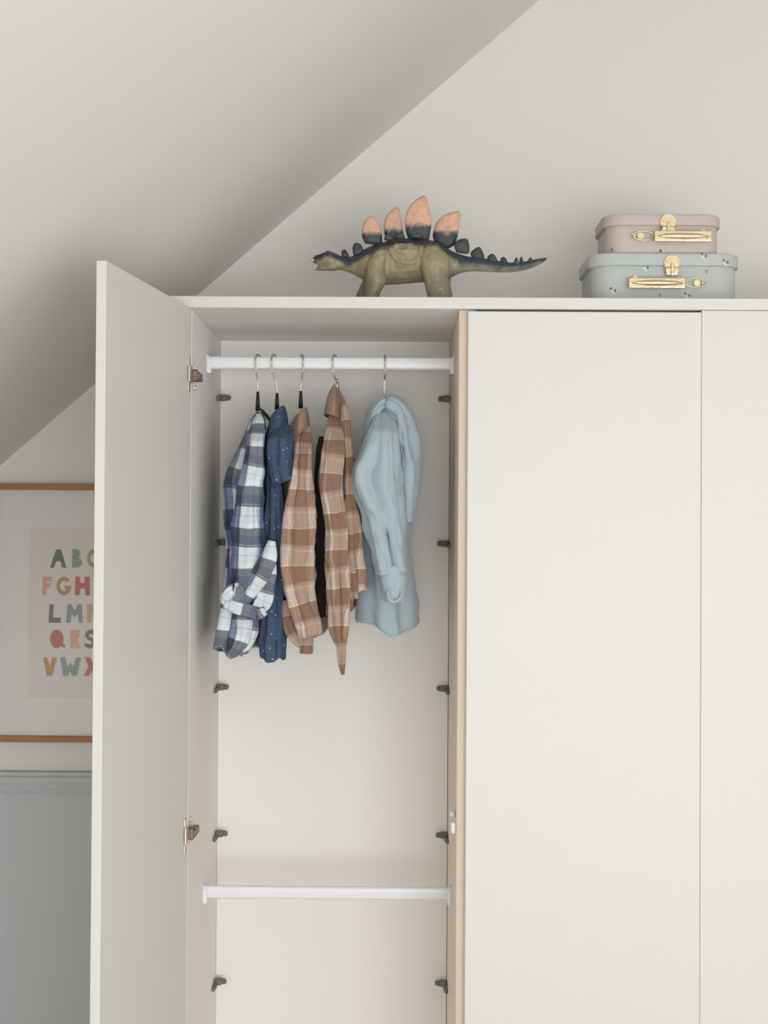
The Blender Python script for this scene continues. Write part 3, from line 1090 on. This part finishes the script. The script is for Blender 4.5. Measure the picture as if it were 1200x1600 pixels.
YS = D + 0.10
x0, x1 = at(921, 410, YS).x, at(1161, 410, YS).x
zt2 = at(1040, 395, YS).z
suitcase('pale blue-grey cardboard suitcase with gold clasp, lower of the stacked pair', ZTOP + 0.0005, at(1040, 415, YS).z, zt2, x0, x1, YS, 0.245, 0.055, 'suitcase_blue',
         (1050, 411), (982, 1071, 434, 450), 1,
         [('c', 1009, 417, False), ('c', 958, 453, False), ('c', 1134, 409, True), ('c', 1100, 399, True), ('r', 1104, 424, False), ('r', 1031, 461, False), ('c', 1074, 461, False), ('r', 926, 446, False)])
YS2 = YS + 0.006
x0, x1 = at(944, 345, YS2).x, at(1131, 345, YS2).x
suitcase('blush pink cardboard suitcase with gold clasp, on top of the blue-grey one', zt2 + 0.0006, at(1040, 352, YS2).z, at(1040, 334, YS2).z, x0, x1, YS2, 0.200, 0.048, 'suitcase_pink',
         (1044, 347), (1022, 1112, 360.5, 377), -1,
         [('d', 956, 390, False), ('d', 1032, 392, False)])

# ------------------------------------------------------------------ hangers and clothes


def tube(keys, Y, b, seed, amp=0.004, pleat=0.0, npl=5, n=60, seg=56, hem=0.0, close_top=True, sq=0.85, twist=0.0, ystep=None, fine=1.0, dip=0.0, v0=0.0):
    """cloth tube. keys: (px, py, half width px) along the garment; Y depth of its axis, b half depth (list of (t, b) or number)"""
    K = spline(keys, n)
    C = []
    for i, r in enumerate(K):
        t = i / (n - 1)
        Yc = Y if ystep is None else Y + np.interp(t, [q_[0] for q_ in ystep], [q_[1] for q_ in ystep])
        C.append(at(r[0], r[1], Yc))
    verts, uvs, L = [], [], 0.0
    front = seg // 2
    grid_uv = []
    for i in range(n):
        t = i / (n - 1)
        tg = (C[min(n - 1, i + 1)] - C[max(0, i - 1)])
        tg.y = 0
        tg.normalize()
        e1 = Vector((-tg.z, 0, tg.x))
        if e1.x < 0:
            e1 = -e1
        a = max(0.0008, K[i][2] * C[i].y / F_PX)
        bb = b if not isinstance(b, (list, tuple)) else float(np.interp(t, [q_[0] for q_ in b], [q_[1] for q_ in b]))
        if i:
            L += (C[i] - C[i - 1]).length
        ring = []
        grow = min(1, t * 2.2 + 0.15)
        for k in range(seg):
            th = 2 * math.pi * k / seg            # 0 = back (+Y), half way = front
            cs, sn = math.cos(th), math.sin(th)
            ux = math.copysign(abs(sn) ** sq, sn)
            uy = math.copysign(abs(cs) ** sq, cs)
            p = Vector((ux * 1.7, uy * 1.7, L * 9 + seed * 7.3))
            f = noise.noise(p) * 1.1 + 0.6 * noise.noise(Vector((ux * 4.2 + seed, uy * 4.2, L * 14 + ux * 2.0))) + 0.32 * fine * noise.noise(Vector((ux * 7, uy * 7 + seed, L * 42)))
            rd = 1 - 2.6 * abs(noise.noise(Vector((ux * 1.5 + L * 5 * math.sin(seed * 3.1), uy * 1.5 + seed, L * 8))))
            rd2 = 1 - 2.6 * abs(noise.noise(Vector((ux * 2.6 - L * 9, uy * 2.6 - seed, L * 13))))
            d_ = amp * (f + 0.7 * (rd - 0.4) + 0.4 * (rd2 - 0.4)) * grow
            if pleat:
                w_ = math.cos(npl * th + seed + twist * t + 0.8 * noise.noise(Vector((L * 6, seed, 0))))
                d_ += pleat * grow * (w_ - 0.35 * w_ * w_)
            lim = 0.75 * min(a, bb)
            d_ = max(-lim, min(lim, d_))
            q_ = C[i] + e1 * (ux * a) + Vector((0, uy * bb, 0))
            nrm = (e1 * (ux / a) + Vector((0, uy / bb, 0))).normalized()
            q_ = q_ + nrm * d_
            if hem and t > 0.55:
                g = ((t - 0.55) / 0.45) ** 2
                q_ = q_ + tg * (hem * g * (0.7 * math.sin(2 * th + seed) + 0.6 * math.sin(3 * th + 2 * seed) + 0.8 * noise.noise(Vector((ux * 2, uy * 2, seed)))))
            if dip and t > 0.6:
                q_ = q_ + tg * (dip * ((t - 0.6) / 0.4) ** 2 * (-cs * (1 - 0.8 * abs(sn)) + 0.25 * sn))
            ring.append(q_)
        acc = [0.0] * seg
        s = 0
        for k in range(front + 1, seg):
            s += (ring[k] - ring[k - 1]).length
            acc[k] = -s
        s = 0
        for k in range(front - 1, -1, -1):
            s += (ring[k] - ring[k + 1]).length
            acc[k] = s
        end = acc[seg - 1] - (ring[0] - ring[seg - 1]).length
        grid_uv.append((acc, end, L + v0))
        verts += ring
    faces = []
    for i in range(n - 1):
        (ac, en, l0), (ac2, en2, l1) = grid_uv[i], grid_uv[i + 1]
        for k in range(seg):
            k2 = (k + 1) % seg
            faces.append((i * seg + k, (i + 1) * seg + k, (i + 1) * seg + k2, i * seg + k2))
            u00, u10 = ac[k], ac2[k]
            u01, u11 = (ac[k2], ac2[k2]) if k2 else (en, en2)
            uvs.append([(-u00, l0), (-u10, l1), (-u11, l1), (-u01, l0)])
    if close_top:
        faces.append(tuple(range(seg)))
        uvs.append([(0, 0)] * seg)
    return pydata('cloth', verts, faces, uvs)


def hprof(rows):
    """(py, xl, xr) silhouette rows -> tube keys"""
    return [((a + b) / 2, y, (b - a) / 2) for y, a, b in rows]


def cloth(name, me, material, parent, thick=0.0016):
    o = link(name, me, material, parent)
    s = o.modifiers.new('thickness', 'SOLIDIFY')
    s.thickness = thick
    s.offset = -1
    return o


def collar(c, a, b, h, fall, tilt, gap_side, seed, material, parent, flare=1.3, top=0.8):
    """turned-down shirt collar round the neck; open towards gap_side (+1 right, -1 left)"""
    prof_ = [(top, -0.010), (top, h * 0.55), (top, h * 0.93), (top + 0.09, h), (top + 0.22, h * 0.88), (0.55 * top + 0.45 * flare + 0.1, h * 0.55), (0.3 * top + 0.7 * flare + 0.06, h * 0.1), (flare, h - fall)]
    n = 44
    verts, faces, uvs = [], [], []
    m_ = len(prof_)
    for j in range(n + 1):
        th = math.radians(16) + (2 * math.pi - math.radians(32)) * j / n
        ux, uy = math.cos(th) * gap_side, math.sin(th)
        fr_ = (math.cos(th) + 1) / 2                  # 1 at the opening
        for r, z in prof_:
            dz = -tilt * fr_ - (0.012 * fr_**3 if r > 1.15 else 0)
            w_ = 1 + 0.06 * noise.noise(Vector((ux * 2, uy * 2, seed + r)))
            verts.append(c + Vector((ux * a * r * w_, uy * b * r * w_, z + dz)))
    for j in range(n):
        for i in range(m_ - 1):
            q_ = (j * m_ + i, (j + 1) * m_ + i, (j + 1) * m_ + i + 1, j * m_ + i + 1)
            faces.append(q_)
            uvs.append([(j * 0.006, i * 0.010), ((j + 1) * 0.006, i * 0.010), ((j + 1) * 0.006, (i + 1) * 0.010), (j * 0.006, (i + 1) * 0.010)])
    me = pydata('collar', verts, faces, uvs)
    return cloth('collar', me, material, parent, 0.0022)


def hanger(px, py_neck0, py_neck1, side, label, neck_mat, arm=0.10, drop=0.05, arm_mat='black_plastic', lean=0, arm_py=None, tw=0.0):
    """hook over the rail, sleeve on the stem, two sloping arms running front to back"""
    x = at(px, 600, YR).x
    rail_top = ZR + 0.0150
    t = thing('clothes_hanger', (x, YR, at(px, py_neck1, YR).z), label, 'hanger', 'hangers on the upper rail')
    phi = side * math.radians(17)
    fx, fy = math.sin(phi), -math.cos(phi)          # direction of the hook's belly (towards the room)
    r = 0.0165
    zc = rail_top + 0.0015 - r + 0.0022
    pts = []
    for a in np.linspace(math.radians(200), math.radians(-35), 15):   # from behind, over the top, down the front
        pts.append(Vector((x + fx * r * math.cos(a) * 1.0, YR + fy * r * math.cos(a), zc + r * 1.06 * math.sin(a))))
    zn0, zn1 = at(px, py_neck0, YR).z, at(px, py_neck1, YR).z
    xs = x + lean * YR / F_PX
    pts += [Vector((x + fx * 0.013, YR + fy * 0.013, zc - 0.022)), Vector((x * 0.4 + xs * 0.6 + fx * 0.004, YR + fy * 0.004, zc - 0.040)), Vector((xs, YR, zn0 + 0.006)), Vector((xs, YR, zn0 - 0.01))]
    link('hook', wire('hook', pts, 0.0019, 8, 60), 'steel', t)
    link('neck', wire('neck', [Vector((xs, YR, zn0)), Vector((xs, YR, (zn0 + zn1) / 2)), Vector((xs, YR, zn1 - 0.006))], 0.0042, 10, None, lambda s_: 0.75 + 0.6 * s_), neck_mat, t)
    zn1 = at(px, arm_py or py_neck1, YR).z
    for s in (-1, 1):
        cx_, cy_ = (math.sin(tw), math.cos(tw)) if s < 0 else (0.0, 1.0)
        P = [Vector((xs, YR, zn1 - 0.002)), Vector((xs + s * cx_ * arm * 0.3, YR + s * cy_ * arm * 0.3, zn1 - drop * 0.22)), Vector((xs + s * cx_ * arm * 0.7, YR + s * cy_ * arm * 0.7, zn1 - drop * 0.7)), Vector((xs + s * cx_ * arm, YR + s * cy_ * arm, zn1 - drop * 1.15))]
        link('arm', wire('arm', P, 0.0042, 8, 16), arm_mat, t)
    return t


hanger(403, 612, 638, -1, 'slim metal hanger carrying the blue plaid shirt', 'black_plastic', lean=0, arm_py=638, tw=-0.6, arm=0.06, drop=0.028)
hanger(428, 614, 636, -1, 'slim metal hanger carrying the navy speckled shirt', 'black_plastic', lean=5, arm_py=662)
hanger(471, 611, 634, 1, 'slim metal hanger carrying the darker brown plaid shirt', 'black_plastic', lean=-1, arm_py=662)
hanger(523, 596, 606, -1, 'metal hook hanger carrying the lighter brown plaid shirt', 'steel', lean=4, arm_py=650)
hanger(601, 590, 618, 0.3, 'metal hook hanger with clear neck carrying the pale blue hoodie', 'clear_plastic', arm_mat='clear_plastic', lean=0, arm_py=652)


def zpx(px, py, Y=None):
    return at(px, py, Y or YR)


SH = [(0, 0.10), (0.07, 0.06), (0.16, 0.0), (1, 0)]          # a sleeve leaves the neck, runs forward over the shoulder and drops

# --- blue plaid shirt, tails knotted
s1 = thing('plaid_shirt', zpx(390, 1018), 'blue, white and grey plaid shirt with knotted hem, leftmost on the rail', 'shirt', 'small clothes hanging in the wardrobe')
bd = [(0, 0.05), (0.08, 0.11), (0.2, 0.135), (1, 0.125)]
cloth('shirt_body', tube(hprof([(652, 397, 409), (668, 391, 412), (692, 382, 412), (720, 369, 411), (748, 356, 410), (800, 354, 410), (860, 358, 410), (910, 356, 410), (950, 348, 411), (985, 342, 411), (1008, 340, 409)]),
                         YR + 0.01, bd, 1.3, 0.005, 0.004, 6, hem=0.012), 'blue_plaid', s1)
cloth('sleeve', tube([(403, 648, 3), (404, 656, 7), (401, 680, 12), (397, 720, 14), (392, 760, 18), (389, 800, 21), (387, 840, 24), (386, 875, 26), (384, 905, 23), (382, 930, 19)],
                     YR - 0.155, [(0, 0.012), (0.25, 0.034), (1, 0.03)], 2.1, 0.005, 0.003, 5, ystep=SH, twist=1.5), 'blue_plaid', s1)
cloth('sleeve', tube([(396, 656, 6), (390, 700, 12), (384, 760, 15), (380, 840, 18), (378, 930, 16)], YR + 0.16, [(0, 0.018), (0.25, 0.03), (1, 0.026)], 5.1, 0.003, n=40), 'blue_plaid', s1)
kn = cloth('knot', tube([(350, 944, 4), (354, 934, 10), (366, 926, 15), (378, 932, 12), (388, 944, 6)], YR - 0.185, 0.02, 7.7, 0.005, n=36, seg=40), 'blue_plaid', s1)
cloth('knot_band', tube([(425, 846, 5), (421, 866, 10), (411, 892, 12), (399, 914, 10), (386, 934, 6)], YR - 0.19, 0.012, 3.9, 0.004, n=40, seg=40), 'blue_plaid', s1)
cloth('knot_band', tube([(425, 868, 3), (422, 896, 8), (415, 918, 11), (410, 938, 13), (402, 952, 9)], YR - 0.180, 0.014, 8.4, 0.004, n=40, seg=40), 'blue_plaid', s1)
cloth('knot_band', tube([(352, 944, 5), (364, 947, 9), (384, 953, 9), (402, 959, 9), (415, 954, 6)], YR - 0.195, 0.013, 6.2, 0.004, n=40, seg=40), 'blue_plaid', s1)
cloth('shirt_tail', tube([(356, 946, 9), (351, 970, 9), (347, 994, 9), (343, 1014, 8)], YR - 0.165, 0.02, 4.4, 0.003, n=30, seg=36, hem=0.006, v0=-0.015), 'blue_plaid', s1)
cloth('shirt_tail', tube([(380, 948, 12), (380, 970, 15), (376, 995, 14), (368, 1014, 9), (358, 1026, 3)], YR - 0.165, 0.022, 9.4, 0.004, 0.002, n=36, seg=40, v0=-0.035), 'blue_plaid', s1)
cloth('shirt_tail', tube([(392, 960, 8), (394, 980, 9), (388, 1002, 8), (379, 1020, 4)], YR - 0.15, 0.018, 1.9, 0.003, n=30, seg=36, hem=0.006, v0=0.05), 'blue_plaid', s1)
collar(zpx(404, 655) + Vector((0, -0.02, 0)), 0.014, 0.05, 0.018, 0.042, 0.010, -1, 1.0, 'blue_plaid', s1, 1.3, 0.45)

# --- navy speckled shirt, short sleeves
s2 = thing('speckled_shirt', zpx(428, 1028), 'navy blue shirt with tiny white specks, second from the open door', 'shirt', 'small clothes hanging in the wardrobe')
cloth('shirt_body', tube(hprof([(648, 430, 445), (668, 422, 447), (700, 416, 446), (760, 416, 443), (800, 416, 442), (860, 415, 442), (900, 414, 441), (950, 413, 441), (990, 412, 442), (1022, 412, 442)]),
                         YR + 0.0, bd, 11.3, 0.004, 0.004, 6, hem=0.010), 'navy_chambray', s2)
cloth('front_panel', tube([(430, 730, 6), (429, 770, 12), (430, 830, 13), (429, 900, 15), (428, 960, 16), (427, 1005, 16), (427, 1029, 15)], YR - 0.125, 0.022, 14.3, 0.006, 0.005, 5, hem=0.006), 'navy_chambray', s2)
cloth('sleeve', tube([(438, 660, 3), (440, 668, 11), (439, 680, 15), (437, 700, 18), (438, 728, 19), (443, 754, 16)], YR - 0.155, [(0, 0.012), (0.3, 0.034), (1, 0.036)], 12.1, 0.006, 0.005, 5, n=50, hem=0.010, ystep=[(0, 0.1), (0.12, 0.06), (0.3, 0), (1, 0)]), 'navy_chambray', s2)
cloth('sleeve', tube([(436, 652, 7), (434, 690, 12), (434, 740, 12)], YR + 0.155, [(0, 0.016), (0.3, 0.03), (1, 0.032)], 13.1, 0.003, n=30), 'navy_chambray', s2)
collar(zpx(436, 656) + Vector((0, -0.04, 0)), 0.020, 0.06, 0.030, 0.052, 0.026, -1, 2.0, 'navy_chambray', s2, 1.25, 0.6)

# --- darker brown plaid shirt
s3 = thing('plaid_shirt', zpx(475, 1000), 'tan and brown plaid shirt between the navy shirt and the other brown one', 'shirt', 'small clothes hanging in the wardrobe')
cloth('shirt_body', tube(hprof([(652, 462, 479), (676, 453, 484), (720, 449, 484), (780, 447, 485), (860, 445, 487), (930, 445, 489), (970, 445, 492), (992, 448, 492)]),
                         YR + 0.01, bd, 21.7, 0.004, 0.005, 5, hem=0.012), 'brown_plaid', s3)
cloth('sleeve', tube([(475, 662, 3), (476, 672, 9), (473, 702, 11), (470, 750, 14), (467, 800, 21), (465, 850, 24), (464, 882, 25), (467, 920, 22), (474, 952, 18), (481, 978, 17), (484, 994, 14)],
                     YR - 0.155, [(0, 0.012), (0.3, 0.036), (1, 0.03)], 22.4, 0.006, 0.004, 5, n=80, ystep=SH, twist=1.6), 'brown_plaid', s3)
cloth('sleeve', tube([(470, 664, 7), (466, 720, 13), (464, 800, 16), (463, 900, 16), (464, 985, 14)], YR + 0.16, [(0, 0.018), (0.3, 0.032), (1, 0.028)], 23.1, 0.003, n=40), 'brown_plaid', s3)
cloth('shirt_tail', tube([(450, 938, 8), (452, 962, 11), (460, 986, 13), (473, 1003, 10), (484, 1008, 4)], YR - 0.13, 0.02, 24.2, 0.004, n=34, seg=40), 'brown_plaid', s3)
cloth('shirt_tail', tube([(500, 936, 8), (503, 955, 12), (502, 974, 11), (496, 990, 6)], YR - 0.06, 0.03, 27.2, 0.004, 0.002, n=30, seg=40, hem=0.006), 'brown_plaid', s3)
cloth('cuff', tube([(480, 984, 9), (479, 1002, 9), (478, 1021, 8)], YR - 0.145, 0.014, 25.2, 0.003, n=24, seg=32), 'brown_plaid', s3)
collar(zpx(471, 658) + Vector((0, -0.04, 0)), 0.0185, 0.06, 0.030, 0.052, 0.030, -1, 3.0, 'brown_plaid', s3, 1.25, 0.6)

# --- lighter brown plaid shirt with a dark cloth tube filling the gap to its left
s4 = thing('plaid_shirt', zpx(530, 1000), 'beige and brown plaid shirt with a trailing tail, beside the pale blue hoodie', 'shirt', 'small clothes hanging in the wardrobe')
cloth('shirt_body', tube(hprof([(630, 520, 533), (650, 515, 540), (700, 514, 545), (760, 516, 548), (850, 517, 552), (920, 518, 556), (950, 519, 554)]),
                         YR + 0.01, bd, 31.7, 0.004, 0.005, 5, hem=0.010), 'brown_plaid', s4)
cloth('gap_tube', tube(hprof([(686, 500, 510), (710, 495, 513), (760, 492, 513), (800, 491, 514), (870, 492, 514), (920, 494, 514), (962, 497, 512)]),
                     YR - 0.02, 0.08, 36.7, 0.004, 0.003, 5, n=40), 'dark_brown_cloth', s4)
cloth('sleeve', tube([(526, 634, 3), (527, 646, 9), (525, 672, 13), (521, 710, 17), (517, 752, 19), (523, 800, 16), (527, 850, 15), (529, 900, 14.5), (530, 950, 14), (530, 978, 13), (531, 994, 9), (533, 1006, 4.6), (534, 1030, 3.4), (535.5, 1054, 1.0)],
                     YR - 0.155, [(0, 0.012), (0.25, 0.034), (0.8, 0.026), (1, 0.006)], 32.4, 0.006, 0.005, 5, n=90, ystep=SH, twist=1.2), 'brown_plaid', s4)
cloth('front_panel', tube([(538, 634, 4), (541, 660, 6), (543, 700, 6), (546, 760, 8), (549, 820, 11), (552, 870, 14), (555, 902, 15), (557, 926, 14)], YR - 0.11, [(0, 0.015), (0.3, 0.04), (1, 0.04)], 33.3, 0.005, 0.005, 5, hem=0.010), 'brown_plaid', s4)
cloth('sleeve', tube([(527, 640, 7), (528, 700, 13), (532, 800, 14), (536, 920, 14)], YR + 0.16, [(0, 0.018), (0.3, 0.032), (1, 0.028)], 34.1, 0.003, n=40), 'brown_plaid', s4)
collar(zpx(527, 632) + Vector((0, -0.03, 0)), 0.021, 0.062, 0.042, 0.070, 0.014, 1, 4.0, 'brown_plaid', s4, 1.3, 0.22)

# --- pale blue hoodie
s5 = thing('hoodie', zpx(603, 1000), 'pale blue fleece hoodie on the right end of the row', 'hoodie', 'small clothes hanging in the wardrobe')
cloth('body', tube(hprof([(642, 588, 622), (680, 572, 632), (740, 564, 637), (800, 560, 638), (860, 560, 638), (920, 561, 641), (945, 561, 646), (966, 562, 650)]),
                   YR + 0.015, bd, 41.2, 0.008, 0.010, 5, hem=0.008, dip=0.042), 'fleece_blue', s5, 0.003)
sl = cloth('sleeve', tube([(601, 634, 4), (601, 642, 10), (599, 668, 18), (594, 710, 28), (588, 752, 35), (596, 792, 29), (604, 832, 25), (609, 868, 22), (613, 896, 19)],
                     YR - 0.155, [(0, 0.012), (0.25, 0.045), (1, 0.034)], 42.2, 0.008, 0.008, 5, n=80, ystep=SH, twist=2.4), 'fleece_blue', s5, 0.003)
cloth('cuff', tube([(613, 886, 16), (614, 900, 17.5), (616, 922, 15.5), (617, 936, 14.5), (617, 940, 13.5)], YR - 0.160, 0.026, 43.2, 0.0015, n=24), 'fleece_blue', sl, 0.004)
cloth('sleeve', tube([(603, 645, 8), (606, 700, 20), (608, 780, 24), (608, 880, 20), (607, 930, 15)], YR + 0.165, [(0, 0.02), (0.3, 0.04), (1, 0.03)], 44.2, 0.005, n=40), 'fleece_blue', s5, 0.003)
cloth('hood', tube([(570, 712, 4), (573, 686, 7), (580, 656, 9), (592, 637, 10), (606, 631, 11), (621, 642, 15), (629, 672, 17), (634, 715, 16), (637, 760, 13), (637, 790, 10), (635, 816, 7)],
                   YR - 0.07, [(0, 0.02), (0.3, 0.05), (0.7, 0.07), (1, 0.04)], 45.2, 0.008, 0.007, 5, n=80, twist=3.0), 'fleece_blue', s5, 0.003)
# turned rim of the near cuff, its opening towards the room, with the cloth gathered inside
cc = at(617, 929, YR - 0.192)
rim = [cc + Vector((0.0150 * math.cos(a) + 0.0015 * math.sin(a), 0.006 * math.sin(a), 0.0145 * math.sin(a) + 0.0012 * math.cos(2 * a))) for a in np.linspace(0, 2 * math.pi, 36)]
link('cuff_rim', wire('cuff_rim', rim, 0.0034, 10), 'fleece_blue', sl)
for k, (dx, dz) in enumerate(((-0.006, 0.004), (0.004, 0.0), (0.009, -0.005))):
    link('cuff_fold', wire('cuff_fold', [cc + Vector((dx - 0.003, 0.010, dz + 0.008)), cc + Vector((dx, 0.006, dz)), cc + Vector((dx + 0.003, 0.009, dz - 0.008))], 0.0036, 8, 10), 'fleece_blue', sl)
